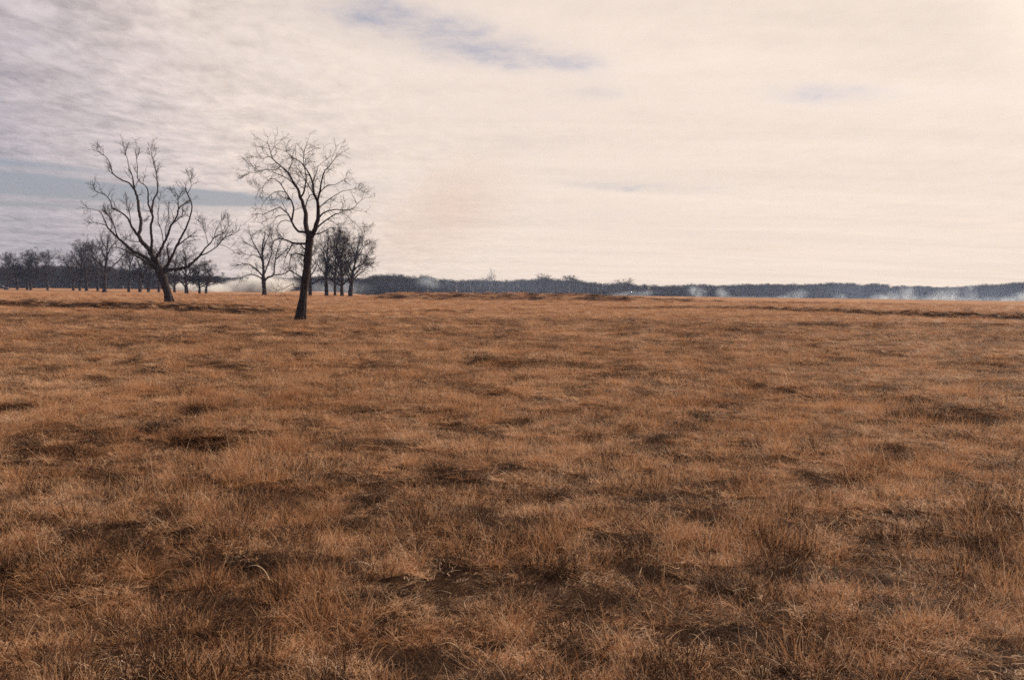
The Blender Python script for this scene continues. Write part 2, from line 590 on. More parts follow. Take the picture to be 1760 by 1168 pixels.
def ramify(rng, tubes, pts, rad, level, spec):
    """side branches along one branch, then on those in turn; spec: one dict per level"""
    if level >= len(spec):
        return
    s = spec[level]
    seg = np.linalg.norm(np.diff(pts, axis=0), axis=1)
    cum = np.concatenate([[0], np.cumsum(seg)])
    L = cum[-1]
    n = rng.poisson(s['per_m'] * L * (1 - s['t0'])) + s.get('tip', 0)
    for k in range(n):
        t = 1.0 - (1 - s['t0']) * rng.random() ** s.get('bias', 1.0) if k >= s.get('tip', 0) else rng.uniform(0.9, 1.0)
        q = t * L
        i = min(int(np.searchsorted(cum, q)), len(pts) - 1)
        i = max(i, 1)
        f = (q - cum[i - 1]) / (seg[i - 1] + 1e-9)
        p = pts[i - 1] + (pts[i] - pts[i - 1]) * f
        rp = rad[i - 1] + (rad[i] - rad[i - 1]) * f
        tan = unit(pts[i] - pts[i - 1])
        side = unit(np.cross(tan, rng.normal(0, 1, 3)))
        ang = R(rng.uniform(*s['ang']))
        d = tan * math.cos(ang) + side * math.sin(ang)
        ln = s['len'] * rng.uniform(0.45, 1.25) * (1 - s.get('taper', 0.35) * t)
        r0 = min(rp * 0.75, s['r0'] * rng.uniform(0.7, 1.2))
        cp, cr = shoot(rng, p, d, ln, r0, s['r1'], s['segs'], s['wander'], s['up'])
        tubes.add(cp, cr, s.get('sides', 3))
        ramify(rng, tubes, cp, cr, level + 1, spec)


def root(name, loc, rz=0.0):
    o = bpy.data.objects.new(name, None)
    o.location = loc
    o.rotation_euler = (0, 0, rz)
    o.empty_display_size = 0.5
    COL.objects.link(o)
    return o


def traced_tree(name, D, base_px, trunk, limbs, spec, seed, sprout, depth_amp=0.55):
    """a tree whose trunk and limbs follow those in the photograph, set at D metres, with its own depth
    limbs: list of (parent index or None, [(x, y, r) ...]) in photograph pixels"""
    rng = np.random.default_rng(seed)
    m_px = D / FPX
    bx = on_ray(base_px[0], base_px[1], D)[0]
    base = np.array((bx, D, float(hgt(np.array([bx]), np.array([D]))[0])))
    dz = base[2] - on_ray(base_px[0], base_px[1], D)[2]
    o = root(name, tuple(base))

    def world(p, dep):
        q = on_ray(p[0], p[1], D + dep)
        return np.array((q[0], D + dep, q[2] + dz)) - base
    # trunk
    tp = np.array([world(p, 0.0) for p in trunk])
    tp = np.vstack([tp[0] - np.array((0, 0, 0.25)), tp])
    tr = np.array([trunk[0][2]] + [p[2] for p in trunk]) * m_px
    P, Q = resample(tp, tr, 0.25)
    Q = Q * (1 + 0.05 * np.array([rng.normal() for _ in Q]))
    flare = np.exp(-np.maximum(P[:, 2], 0) / 0.35)
    Q = Q * (1 + 0.12 * flare)
    tb = Tubes()
    tb.add(P, Q, 12)
    # root buttresses
    for k in range(6):
        a = k / 6 * 2 * math.pi + rng.uniform(-.3, .3)
        rr = Q[1]
        c_, s_ = math.cos(a) * rr, math.sin(a) * rr
        tb.add([np.array((np.interp(z1, P[:, 2], P[:, 0]) + c_ * k1, np.interp(z1, P[:, 2], P[:, 1]) + s_ * k1, z1)) for k1, z1 in ((1.3, -0.25), (0.98, 0.05), (0.74, 0.35), (0.6, 0.9), (0.4, 1.6))],
               [rr * 0.15, rr * 0.22, rr * 0.27, rr * 0.26, rr * 0.1], 7)
    link("trunk", tb.mesh("trunk"), MAT_BARK, o)
    done, crown = [], Tubes()
    holders = {}
    for i, (par, pts) in enumerate(limbs):
        amp = depth_amp
        if par is None:
            d0 = 0.0
            slope = rng.uniform(-amp, amp)
            holder = i
        else:
            pp, pd, _ = done[par]
            k = int(np.argmin([(a[0] - pts[0][0]) ** 2 + (a[1] - pts[0][1]) ** 2 for a in pp]))
            d0 = pd[k]
            slope = rng.uniform(-amp, amp) * 1.2
            holder = done[par][2]
        dep, acc = [], 0.0
        for k, p in enumerate(pts):
            if k:
                acc += math.hypot(p[0] - pts[k - 1][0], p[1] - pts[k - 1][1]) * m_px
            dep.append(d0 + slope * acc * (1 - 0.02 * acc))
        done.append((pts, dep, holder))
        W = np.array([world(p, d) for p, d in zip(pts, dep)])
        rd = np.array([p[2] for p in pts]) * m_px * (0.88 if D < 60 else 0.95)
        P, Q = resample(W, rd, 0.22)
        jit = rng.normal(0, 1, P.shape) * (0.16 * Q[:, None] + 0.003)
        jit[0] = 0
        P = P + jit
        if par is None:
            holders[i] = Tubes()
        holders[holder].add(P, np.maximum(Q, 0.008), 7 if rd[0] > 0.05 else 5)
        ramify(rng, crown, P, Q, 0, sprout if par is None else spec)
    for i, tbs in holders.items():
        link("limb", tbs.mesh("limb"), MAT_BARK, o)
    c = link("twigs", crown.mesh("twigs"), MAT_TWIG, o)
    c["kind"] = "stuff"
    return o


# --- the tall tree standing nearest (about 54 m away)
T2_TRUNK = [(516, 546, 9.2), (518, 530, 7.6), (520.5, 511, 6.7), (524, 482, 6.6), (527.5, 457, 6.6), (529.5, 433, 6.8), (532, 410, 7.0), (533, 397, 6.6), (533.5, 391, 4.5)]
T2_LIMBS = [
    (None, [(531, 402, 5.2), (527, 388, 5.0), (525.5, 377, 4.8), (524.7, 355, 3.9), (516, 333, 3.0), (510, 317, 2.5), (503, 306, 2.0), (495, 291, 1.7), (482, 279.5, 1.3), (468.5, 267, 1.0), (464.5, 253.5, 0.8), (461, 243, 0.5), (459, 238, 0.35)]),
    (None, [(535, 402, 5.2), (539.5, 394, 4.9), (544.7, 380, 4.3), (546.8, 362, 3.7), (545.3, 340, 3.0), (539.4, 327, 2.4), (538, 311, 1.9), (532, 294.5, 1.5), (523, 281, 1.2), (517.4, 274, 0.9), (510, 268.7, 0.8), (504, 265.7, 0.6), (496, 260, 0.35)]),
    (None, [(532, 398, 3.0), (525, 395, 2.7), (514, 392.5, 2.4), (505.7, 384, 2.2), (501, 375, 1.9), (494.5, 361.6, 1.4), (487.7, 356, 1.2), (482, 350.6, 1.0), (468.5, 356, 0.8), (452, 363.6, 0.6), (442.5, 362, 0.5), (433, 364, 0.35)]),
    (None, [(531, 413, 2.6), (524, 413, 2.4), (514, 413, 2.2), (502.4, 412, 1.9), (492.7, 407, 1.4), (481, 404.7, 1.1), (471.5, 408, 0.9), (466.7, 417, 0.6), (464, 428, 0.35)]),
    (None, [(529, 437, 2.2), (523.6, 435, 1.9), (517, 431.6, 1.6), (509, 430, 1.3), (501, 433, 1.0), (498, 445, 0.8), (496, 457, 0.5)]),
    (None, [(524, 473, 1.8), (517, 470.6, 1.5), (509, 466, 1.2), (499, 459, 0.8), (491, 461, 0.4)]),
    (None, [(521, 492, 1.3), (515.4, 490, 1.1), (505.7, 488.5, 0.9), (504, 482, 0.7), (494, 487, 0.6), (483, 493.4, 0.35)]),
    (None, [(528, 426, 1.7), (521, 421, 1.4), (517.5, 416, 1.1), (514, 414, 0.7)]),
    (0, [(482, 281, 1.0), (474, 287, 0.9), (460, 286, 0.8), (446.6, 289, 0.6), (433, 292, 0.5), (424, 288, 0.35)]),
    (0, [(509, 317, 1.2), (502, 308, 1.0), (493, 301, 0.8), (479.5, 294.5, 0.6), (466, 290, 0.35)]),
    (0, [(510, 312, 0.8), (514.4, 304, 0.6), (513.7, 296, 0.5), (506, 293, 0.3)]),
    (0, [(517, 334, 1.9), (521, 328, 1.7), (524.7, 313.6, 1.4), (526, 297, 1.1), (522, 276, 0.8), (524, 251, 0.5), (529, 242, 0.3)]),
    (0, [(495, 291, 1.0), (498, 282, 0.8), (504, 272, 0.6), (498, 261, 0.5), (492, 254, 0.3)]),
    (0, [(469, 267, 0.7), (461.6, 264, 0.6), (450.7, 268, 0.45), (435.6, 263, 0.3)]),
    (0, [(466, 256, 0.5), (471, 247, 0.4), (472.6, 236, 0.25)]),
    (0, [(525, 350, 1.2), (528, 339, 1.1), (533, 330, 0.9), (540, 328, 0.7)]),
    (1, [(545.5, 340, 2.3), (549.7, 321, 1.8), (554, 303, 1.4), (558.6, 287, 1.0), (566, 280, 0.7), (575, 268, 0.5), (580, 259, 0.35)]),
    (1, [(548, 330, 1.3), (552, 323, 1.1), (558.6, 316.6, 1.0), (566, 312, 0.8), (576, 312, 0.6), (583.6, 307.7, 0.5), (597, 300, 0.35)]),
    (1, [(546.5, 357, 1.4), (548, 352, 1.2), (554, 346, 1.1), (566, 337, 0.9), (576, 330, 0.75), (589.5, 323, 0.6), (603, 321, 0.5), (616, 318, 0.35)]),
    (1, [(546.5, 371, 1.9), (554, 362, 1.6), (564.5, 357, 1.3), (579, 355, 1.0), (592.4, 356, 0.8), (607, 353, 0.6), (617, 342, 0.5), (627, 335, 0.35)]),
    (1, [(543, 388, 1.9), (549.7, 381, 1.6), (560, 372.5, 1.4), (570, 366.6, 1.1), (583.6, 360.7, 0.85), (592.4, 362, 0.7), (601, 370, 0.5), (616, 384, 0.3)]),
    (1, [(540, 398, 1.5), (549, 396, 1.3), (557, 392.5, 1.0), (568.5, 385, 0.4)]),
    (1, [(539, 306, 0.9), (545, 287, 0.7), (547, 280, 0.5), (555.6, 273, 0.3)]),
    (1, [(562, 372, 0.8), (573, 375.5, 0.6), (586.5, 387, 0.3)]),
    (1, [(540, 330, 1.2), (526, 306, 0.9), (517, 291.5, 0.7), (510, 283, 0.4)]),
    (2, [(501.5, 374, 2.0), (504.8, 353, 1.7), (502, 341, 1.4), (490.4, 324.6, 1.1), (480.8, 308, 0.9), (474, 303, 0.75), (464.4, 302, 0.6), (457.5, 307, 0.5), (450.7, 318, 0.4), (444, 321, 0.3)]),
    (25, [(490.4, 325, 0.9), (480.8, 323, 0.8), (467, 328, 0.65), (457.5, 337, 0.5), (450.7, 346.5, 0.4), (446.6, 358, 0.3)]),
    (2, [(501, 376, 0.9), (491, 373, 0.8), (483, 375.5, 0.65), (477, 383, 0.5), (475, 390, 0.3)]),
    (2, [(496, 365, 0.8), (488, 364, 0.7), (478, 365, 0.6), (471.5, 373, 0.5), (465, 380, 0.4), (453.7, 385, 0.3)]),
    (3, [(503, 412, 1.3), (497.6, 423.5, 1.0), (491, 436, 0.6), (488, 444, 0.3)]),
]
T2_TWIG = [dict(per_m=4.4, t0=0.12, tip=3, len=1.0, ang=(30, 70), r0=0.020, r1=0.008, segs=4, wander=0.10, up=0.02),
           dict(per_m=4.6, t0=0.1, tip=2, len=0.5, ang=(30, 70), r0=0.012, r1=0.006, segs=3, wander=0.10, up=0.03),
           dict(per_m=3.4, t0=0.15, tip=1, len=0.26, ang=(30, 70), r0=0.008, r1=0.005, segs=2, wander=0.15, up=0.02)]
T2_SPROUT = [dict(per_m=1.5, t0=0.35, tip=3, bias=1.2, len=1.05, ang=(35, 75), r0=0.022, r1=0.008, segs=4, wander=0.10, up=0.02)] + T2_TWIG[1:]
tall = traced_tree("pecan_tree", 54.0, (516, 546), T2_TRUNK, T2_LIMBS, T2_TWIG, 5, T2_SPROUT)
tag(tall, "tall bare tree with a long straight dark trunk, standing nearest in the dry grass", "tree")

# --- the leaning, wide forked tree to its left (about 100 m away)
T1_TRUNK = [(293, 521, 8.2), (291.5, 512, 6.8), (288.5, 498, 6.4), (284, 484, 6.8), (279, 468, 7.8), (274, 457, 8.0), (271, 450, 6.0)]
T1_LIMBS = [
    (None, [(274, 458, 6.0), (266, 443, 5.2), (256, 422, 4.3), (244.5, 409.7, 3.8), (238.5, 398.6, 3.3), (241.4, 386, 3.1), (242, 371.7, 2.9), (238, 354, 2.7), (237, 339, 2.5), (234.5, 328, 2.2), (230.4, 318, 1.9), (229, 307, 1.5), (227.7, 297.6, 1.1), (222, 284, 0.8), (219.5, 270, 0.65), (216, 259, 0.5), (212.6, 248, 0.4), (210.6, 240, 0.3)]),
    (None, [(268, 452, 3.6), (259, 444.5, 3.4), (246, 433.5, 3.1), (228.7, 425.5, 2.8), (216, 414.5, 2.4), (200, 400, 2.0), (186, 386, 1.5), (179.6, 371.7, 1.0), (173, 359, 0.8), (163.8, 354, 0.5), (149.5, 352.7, 0.3)]),
    (None, [(266, 456, 2.6), (257, 449, 2.4), (241.4, 438, 2.0), (225.5, 428.7, 1.5), (211, 422.4, 1.1), (198.6, 417.6, 0.6)]),
    (None, [(266, 442, 3.0), (261, 428, 2.8), (261, 403, 2.4), (258.8, 382.8, 2.2), (262.8, 367, 2.0), (259, 356.5, 1.8), (255, 343, 1.5), (254.4, 323.6, 1.2), (249.6, 312.7, 0.9), (238.6, 304.5, 0.8), (236, 293.5, 0.7), (236, 280, 0.6), (234.5, 266, 0.5), (236, 254, 0.3)]),
    (None, [(272, 448, 3.2), (268, 438, 2.8), (274.6, 425.5, 2.5), (281, 413, 2.3), (289, 395.4, 2.1), (294.6, 381, 1.9), (304, 365, 1.5), (307, 352.7, 1.3), (316, 344.8, 1.0), (326, 338.7, 0.6)]),
    (None, [(280, 463, 4.0), (287.4, 449, 3.2), (293.8, 438, 2.5), (301, 420.8, 2.1), (311, 401.8, 1.9), (320.7, 382.8, 1.6), (326, 368.5, 1.4), (330, 349.5, 1.2), (326.6, 336, 1.2), (321.8, 326, 1.1), (317.7, 316, 0.7)]),
    (None, [(281, 464, 3.4), (290, 457, 3.2), (309.6, 455.6, 2.8), (324, 451, 2.5), (335, 441, 2.2), (343, 433.5, 1.9), (352, 420.8, 1.3), (362, 411, 1.1), (368, 401.8, 0.9), (381, 395.4, 0.7), (387, 392, 0.55), (393.6, 380, 0.4)]),
    (None, [(288, 450, 2.0), (289.5, 440, 1.8), (288.5, 428, 1.5), (287, 416, 1.0)]),
    (0, [(230, 319, 1.7), (222, 309, 1.5), (211, 303.8, 1.3), (195, 293.5, 1.1), (190.7, 280, 0.9), (185, 267.5, 0.7), (178.4, 260.6, 0.55), (167.4, 254, 0.35)]),
    (0, [(239, 401, 2.6), (228.7, 387.5, 2.2), (222, 374, 1.8), (216, 365, 1.5), (203, 356, 1.2), (192.5, 351, 1.1), (190.7, 341.5, 0.9), (182.5, 330.5, 0.75), (173, 326, 0.6), (164.7, 323, 0.5), (159, 310, 0.3)]),
    (9, [(225, 378, 0.9), (222, 359, 0.7), (216.7, 342, 0.35)]),
    (3, [(261, 361, 1.8), (264, 337, 1.5), (270.4, 325, 1.3), (270.4, 307, 1.0), (268, 289.4, 0.8), (263, 270, 0.6), (259.5, 251, 0.35)]),
    (1, [(203, 402, 1.3), (200, 396, 1.2), (195.4, 379.6, 0.9), (190.7, 370, 0.7), (181, 360, 0.35)]),
    (1, [(184, 382, 0.9), (171.7, 378, 0.65), (160, 376, 0.3)]),
    (0, [(243, 409, 0.9), (230, 409, 0.7), (216, 405, 0.4)]),
    (4, [(306.7, 354, 0.9), (306, 340, 0.7), (304.5, 327, 0.4)]),
    (4, [(296, 379, 1.0), (306.4, 370, 0.9), (314, 364, 0.6)]),
    (4, [(281, 413, 0.9), (278, 392, 0.7), (272.5, 375.7, 0.6), (272.5, 348, 0.45), (275, 332, 0.25)]),
    (4, [(285, 404, 0.9), (284, 388, 0.7), (288, 372, 0.5), (291, 356, 0.3)]),
    (5, [(303, 418, 1.4), (311, 411, 1.2), (325.4, 400, 0.7)]),
    (5, [(322, 327, 0.7), (328.6, 313, 0.5), (327, 301, 0.3)]),
    (5, [(326, 368, 0.6), (323, 365, 0.5), (321, 363.5, 0.4)]),
    (6, [(368, 402, 0.8), (371.4, 389, 0.6), (381, 371, 0.3)]),
    (6, [(344.4, 432.7, 1.3), (355.5, 428.7, 1.1), (368, 420.8, 0.9), (376, 414.5, 0.8), (384, 402.6, 0.65), (396.7, 398.6, 0.5), (408, 392, 0.3)]),
    (23, [(378, 414, 0.6), (389, 417.6, 0.45), (399, 424, 0.25)]),
    (6, [(358, 415, 0.7), (354, 398.6, 0.5), (347.6, 377, 0.25)]),
]
T1_TWIG = [dict(per_m=3.6, t0=0.35, tip=3, len=1.5, ang=(18, 55), r0=0.030, r1=0.013, segs=4, wander=0.12, up=0.12),
           dict(per_m=4.2, t0=0.1, tip=1, len=0.75, ang=(25, 62), r0=0.020, r1=0.010, segs=3, wander=0.11, up=0.06),
           dict(per_m=2.6, t0=0.15, len=0.42, ang=(30, 65), r0=0.013, r1=0.008, segs=2, wander=0.15, up=0.05)]
T1_SPROUT = [dict(per_m=0.8, t0=0.35, tip=4, bias=1.3, len=1.6, ang=(25, 70), r0=0.032, r1=0.013, segs=4, wander=0.13, up=0.10)] + T1_TWIG[1:]
lean = traced_tree("pecan_tree", 100.0, (293, 519.5), T1_TRUNK, T1_LIMBS, T1_TWIG, 9, T1_SPROUT)
tag(lean, "large bare tree with a leaning trunk that forks low into wide crooked limbs", "tree")

# --- the spreading tree between those two, farther off
T3_TRUNK = [(453.7, 509, 4.2), (454.5, 500, 3.4), (453.5, 488, 3.4), (453, 478, 3.6), (452.5, 472, 2.6)]
T3_LIMBS = [
    (None, [(453, 478, 2.8), (452.4, 462, 2.4), (451.6, 445, 2.1), (451, 428, 1.7), (452, 415, 1.2), (455, 404, 0.8), (456, 394, 0.5)]),
    (None, [(452, 474, 1.6), (445, 466, 1.4), (435.8, 458, 1.2), (428, 453, 0.9), (416, 452.5, 0.6), (405, 456, 0.4)]),
    (None, [(452.5, 480, 1.4), (446, 475, 1.2), (434, 470.6, 1.0), (424, 472, 0.7), (412, 477, 0.4)]),
    (None, [(454, 482, 2.0), (460, 476, 1.8), (470, 470.6, 1.5), (472, 454, 1.2), (476, 431.6, 0.9), (482, 415, 0.6), (486, 404, 0.4)]),
    (None, [(454, 470, 1.4), (461, 452, 1.2), (466, 436, 0.9), (468, 418, 0.6), (466, 402, 0.4)]),
    (0, [(452, 450, 1.5), (447, 437, 1.3), (440.6, 425, 1.0), (432.5, 410, 0.7), (428, 396, 0.4)]),
    (0, [(451.5, 430, 1.2), (457, 415, 0.9), (463, 402, 0.6), (464, 393, 0.4)]),
    (0, [(450, 443, 0.9), (440, 438, 0.7), (426, 437, 0.5), (414, 432, 0.35)]),
    (3, [(470, 471, 1.2), (486, 470, 1.0), (496, 464, 0.8), (501, 455, 0.5)]),
    (3, [(474, 445, 0.9), (486, 434, 0.7), (494, 428, 0.4)]),
    (5, [(441, 427, 0.8), (430, 420, 0.6), (418, 414, 0.4)]),
]
T3_TWIG = [dict(per_m=3.2, t0=0.15, tip=3, len=2.2, ang=(30, 60), r0=0.04, r1=0.016, segs=3, wander=0.18, up=0.05),
           dict(per_m=3.0, t0=0.1, tip=1, len=1.0, ang=(30, 65), r0=0.026, r1=0.011, segs=3, wander=0.18, up=0.04),
           dict(per_m=1.8, t0=0.2, len=0.55, ang=(30, 65), r0=0.014, r1=0.009, segs=2, wander=0.15, up=0.03)]
wide = traced_tree("pecan_tree", 189.0, (453.7, 507.5), T3_TRUNK, T3_LIMBS, T3_TWIG, 14, T3_TWIG)
tag(wide, "bare tree with a rounded spreading crown, alone between the leaning tree and the tall tree", "tree")


# --- other pecans: a few grown forms, each tree its own object
def grown_form(seed, H, spread, forks, trunk_frac, trunk_r, dense=1.0, two_stems=False, mat_pair=None, fine=True, skew=0.0):
    """returns trunk mesh and crown mesh of one bare tree of height H standing at the origin"""
    rng = np.random.default_rng(seed)
    tt, cc = Tubes(), Tubes()
    stems = [(-0.55, 0.0), (0.75, 0.12)] if two_stems else [(0.0, 0.0)]
    lv = [dict(per_m=0.62 * dense * 12 / H, t0=0.18, tip=2, len=0.25 * H, ang=(28, 62), r0=trunk_r * 0.20, r1=trunk_r * 0.05, segs=4, wander=0.17, up=0.05, taper=0.45),
          dict(per_m=1.05 * dense * 12 / H, t0=0.1, tip=2, len=0.115 * H, ang=(28, 62), r0=trunk_r * 0.075, r1=0.014, segs=3, wander=0.18, up=0.04)]
    if fine:
        lv.append(dict(per_m=1.9 * dense * 12 / H, t0=0.05, tip=1, len=0.055 * H, ang=(28, 65), r0=0.026, r1=0.016, segs=2, wander=0.15, up=0.03))
    for sx, lean_ in stems:
        th = H * trunk_frac * rng.uniform(0.95, 1.1)
        P, Q = shoot(rng, (sx, 0, -0.3), (lean_ + rng.uniform(-.06, .06), rng.uniform(-.06, .06), 1), th + 0.3, trunk_r * 1.15, trunk_r * 0.92, 5, 0.04, 0.1)
        Q[0] = trunk_r * 1.45
        tt.add(P, Q, 9)
        # a wavering leader, with limbs at many heights that fill a rounded crown
        lp, lr = shoot(rng, P[-1] - np.array((0, 0, 0.1)), (lean_ * 0.5 + skew * 0.4, rng.uniform(-.1, .1), 1), (H - th) * 0.93, trunk_r * 0.80, trunk_r * 0.06, 10, 0.10, 0.05)
        cc.add(lp, lr, 6)
        ramify(rng, cc, lp, lr, 1, lv)
        nf = max(4, int(forks * 1.7) // len(stems))
        off = rng.uniform(0, 6.28)
        for k in range(nf):
            t = (k / nf) ** 1.15 * 0.72
            i = int(t * 10)
            st = lp[i] + (lp[i + 1] - lp[i]) * (t * 10 - i)
            a = off + k * 2.4 + rng.uniform(-.4, .4)
            el = R(28 + 42 * t + rng.uniform(-10, 12) + (14 if spread < 0.6 else 0))
            d = np.array((math.cos(a) * math.cos(el) + skew * 0.5, math.sin(a) * math.cos(el), math.sin(el)))
            ln = (0.50 - 0.30 * t) * H * rng.uniform(0.85, 1.15) * (0.75 + 0.3 * spread)
            r0 = trunk_r * (0.52 - 0.36 * t) * rng.uniform(0.85, 1.1)
            bp, br = shoot(rng, st, d, ln, r0, trunk_r * 0.05, 9, 0.13, 0.05)
            cc.add(bp, br, 6)
            ramify(rng, cc, bp, br, 0, lv)
    tm, cm = tt.mesh("trunk"), cc.mesh("crown")
    tm.materials.append(MAT_BARK)
    cm.materials.append(MAT_TWIG)
    return tm, cm


FORMS = {
    'vase': grown_form(21, 12, 0.75, 9, 0.15, 0.42, 2.7),
    'round': grown_form(22, 12, 1.0, 10, 0.13, 0.46, 1.9),
    'upright': grown_form(23, 12, 0.5, 7, 0.20, 0.36, 2.0),
    'open': grown_form(24, 14, 0.8, 6, 0.22, 0.44, 1.9),
    'twin': grown_form(25, 9, 1.0, 12, 0.18, 0.30, 3.0, two_stems=True),
    'slanted': grown_form(26, 12, 0.75, 8, 0.17, 0.38, 2.7, skew=0.35),
}
FORM_H = {'vase': 12, 'round': 12, 'upright': 12, 'open': 14, 'twin': 9, 'slanted': 12}


def form_size(k):
    c = np.array([v.co[:] for v in FORMS[k][1].vertices])
    lo, hi = np.percentile(c, 1, axis=0), np.percentile(c, 99, axis=0)
    return max(hi[0] - lo[0], hi[1] - lo[1]) * 0.94, hi[2]


FORM_SIZE = {k: form_size(k) for k in FORMS}


def pecan(x, base_y, top_y, w_px, D, form, rz, label, group):
    bx = on_ray(x, base_y, D)[0]
    z = float(hgt(np.array([bx]), np.array([D]))[0])
    k = D / FPX
    fw, fh = FORM_SIZE[form]
    sw, sh = w_px * k / fw, (base_y - top_y) * k / fh
    o = root("pecan_tree", (bx, D, z), rz)
    tag(o, label, "tree", group)
    for nm, me in zip(("trunk", "crown"), FORMS[form]):
        c = bpy.data.objects.new(nm, me)
        COL.objects.link(c)
        c.parent = o
        c.scale = (sw, sw, sh)
    return o


GR = "trees in a clump behind the tall tree"
pecan(533, 509, 396, 84, 184, 'open', 0.5, "bare tree whose forked trunk stands just behind the tall tree's trunk", GR)
pecan(561, 511, 394, 70, 186, 'upright', 2.1, "slim bare tree in the clump, first one clear of the tall tree's trunk", GR)
pecan(576, 511, 397, 60, 192, 'vase', 4.0, "bare tree with the thinnest trunk, second clear trunk from the tall tree", GR)
pecan(588, 511.5, 392, 70, 183, 'round', 1.0, "stout bare tree in the clump, third clear trunk from the tall tree", GR)
pecan(602, 512, 398, 92, 186, 'slanted', 0.2, "bare tree at the clump's open end beside the far woods, limbs reaching right", GR)
GL = "orchard trees along the field edge"
pecan(13, 496, 434, 46, 335, 'vase', 0.3, "low bare orchard tree behind the dark blue car", GL)
pecan(30, 496, 432, 46, 322, 'round', 1.3, "bare orchard tree next after the one behind the dark blue car", GL)
pecan(50, 498, 431, 54, 318, 'twin', 2.6, "bare orchard tree whose wide base splits low into a wedge", GL)
pecan(82, 498, 431, 50, 312, 'vase', 3.3, "bare orchard tree standing just before the bright gap in the row", GL)
pecan(126, 498, 430, 46, 318, 'upright', 4.2, "slender bare orchard tree standing just after the bright gap in the row", GL)
pecan(137, 500, 420, 54, 290, 'vase', 5.3, "bare orchard tree with a dark trunk beside the slender one", GL)
pecan(149, 500, 414, 60, 284, 'round', 0.9, "bare bushy tree between the slender orchard tree and the tall narrow-topped one", GL)
pecan(168, 499, 414, 56, 292, 'vase', 2.0, "bare tree half hidden behind the tall narrow-topped orchard tree", GL)
pecan(179.5, 503, 374, 96, 232, 'open', 3.1, "tallest bare orchard tree, its thick dark trunk under a narrow open top", GL)
pecan(221, 501, 424, 58, 282, 'vase', 0.2, "bare tree first in line between the tallest orchard tree and the leaning trunk", GL)
pecan(240.5, 501.5, 420, 58, 276, 'upright', 1.7, "bare tree with a thick trunk, second between the tallest orchard tree and the leaning trunk", GL)
pecan(255, 502, 430, 52, 280, 'round', 3.9, "low bare tree, third between the tallest orchard tree and the leaning trunk", GL)
pecan(273, 502, 424, 54, 282, 'vase', 5.0, "bare tree touching the leaning trunk on its shaded side", GL)
pecan(300, 502, 436, 50, 290, 'round', 2.9, "low bare tree close behind the leaning trunk, beside the white smoke", GL)
pecan(320.6, 505, 420, 70, 238, 'round', 2.5, "bare tree with one thick trunk standing against the bright white smoke", GL)
pecan(348, 504.5, 449, 60, 242, 'twin', 0.1, "low dense dark tree on two short trunks in front of the smoke", GL)


# --- the far woods: one mass of bare trees, with a few taller ones that stand out
def proto_collection(name, meshes, mat=None):
    c = bpy.data.collections.new(name)
    for i, me in enumerate(meshes):
        o = bpy.data.objects.new("%s_%02d" % (name, i), me)
        if mat and not me.materials:
            me.materials.append(mat)
        c.objects.link(o)
    return c


def scatter(name, pts, rot, scl, idx, coll):
    """one object that draws a member of coll at every point"""
    me = bpy.data.meshes.new(name)
    n = len(pts)
    me.vertices.add(n)
    me.vertices.foreach_set("co", np.asarray(pts, np.float32).ravel())
    for nm, typ, val in (("rot", 'FLOAT_VECTOR', rot), ("scl", 'FLOAT_VECTOR', scl)):
        me.attributes.new(nm, typ, 'POINT').data.foreach_set('vector', np.asarray(val, np.float32).ravel())
    me.attributes.new("idx", 'INT', 'POINT').data.foreach_set('value', np.asarray(idx, np.int32))
    o = bpy.data.objects.new(name, me)
    COL.objects.link(o)
    g = bpy.data.node_groups.new(name + "_nodes", 'GeometryNodeTree')
    g.interface.new_socket("Geometry", in_out='INPUT', socket_type='NodeSocketGeometry')
    g.interface.new_socket("Geometry", in_out='OUTPUT', socket_type='NodeSocketGeometry')
    gi, go = g.nodes.new('NodeGroupInput'), g.nodes.new('NodeGroupOutput')
    ci = g.nodes.new('GeometryNodeCollectionInfo')
    ci.inputs['Collection'].default_value = coll
    ci.inputs['Separate Children'].default_value = True
    ci.inputs['Reset Children'].default_value = True
    ip = g.nodes.new('GeometryNodeInstanceOnPoints')
    ip.inputs['Pick Instance'].default_value = True

    def attr(nm, typ):
        a = g.nodes.new('GeometryNodeInputNamedAttribute')
        a.data_type = typ
        a.inputs['Name'].default_value = nm
        return a.outputs['Attribute']
    g.links.new(gi.outputs[0], ip.inputs['Points'])
    g.links.new(ci.outputs[0], ip.inputs['Instance'])
    g.links.new(attr("idx", 'INT'), ip.inputs['Instance Index'])
    g.links.new(attr("rot", 'FLOAT_VECTOR'), ip.inputs['Rotation'])
    g.links.new(attr("scl", 'FLOAT_VECTOR'), ip.inputs['Scale'])
    g.links.new(ip.outputs[0], go.inputs[0])
    md = o.modifiers.new("scatter", 'NODES')
    md.node_group = g
    return o


def woods_form(seed, bushy):
    rng = np.random.default_rng(seed)
    H = 10.0
    tb = Tubes()
    P, Q = shoot(rng, (0, 0, -0.5), (rng.uniform(-.08, .08), rng.uniform(-.08, .08), 1), H * 0.9, 0.20, 0.04, 7, 0.06, 0.1)
    tb.add(P, Q, 5)
    lv = [dict(per_m=2.1, t0=0.12 if bushy else 0.3, tip=3, len=4.2, ang=(25, 55), r0=0.10, r1=0.036, segs=4, wander=0.16, up=0.10, taper=0.55, sides=3),
          dict(per_m=1.5, t0=0.1, tip=2, len=1.7, ang=(25, 60), r0=0.055, r1=0.028, segs=3, wander=0.18, up=0.06, sides=3),
          dict(per_m=1.9, t0=0.1, tip=1, len=0.8, ang=(25, 65), r0=0.036, r1=0.022, segs=2, wander=0.15, up=0.05, sides=3)]
    ramify(rng, tb, P, Q, 0, lv)
    return tb.mesh("woods_tree")


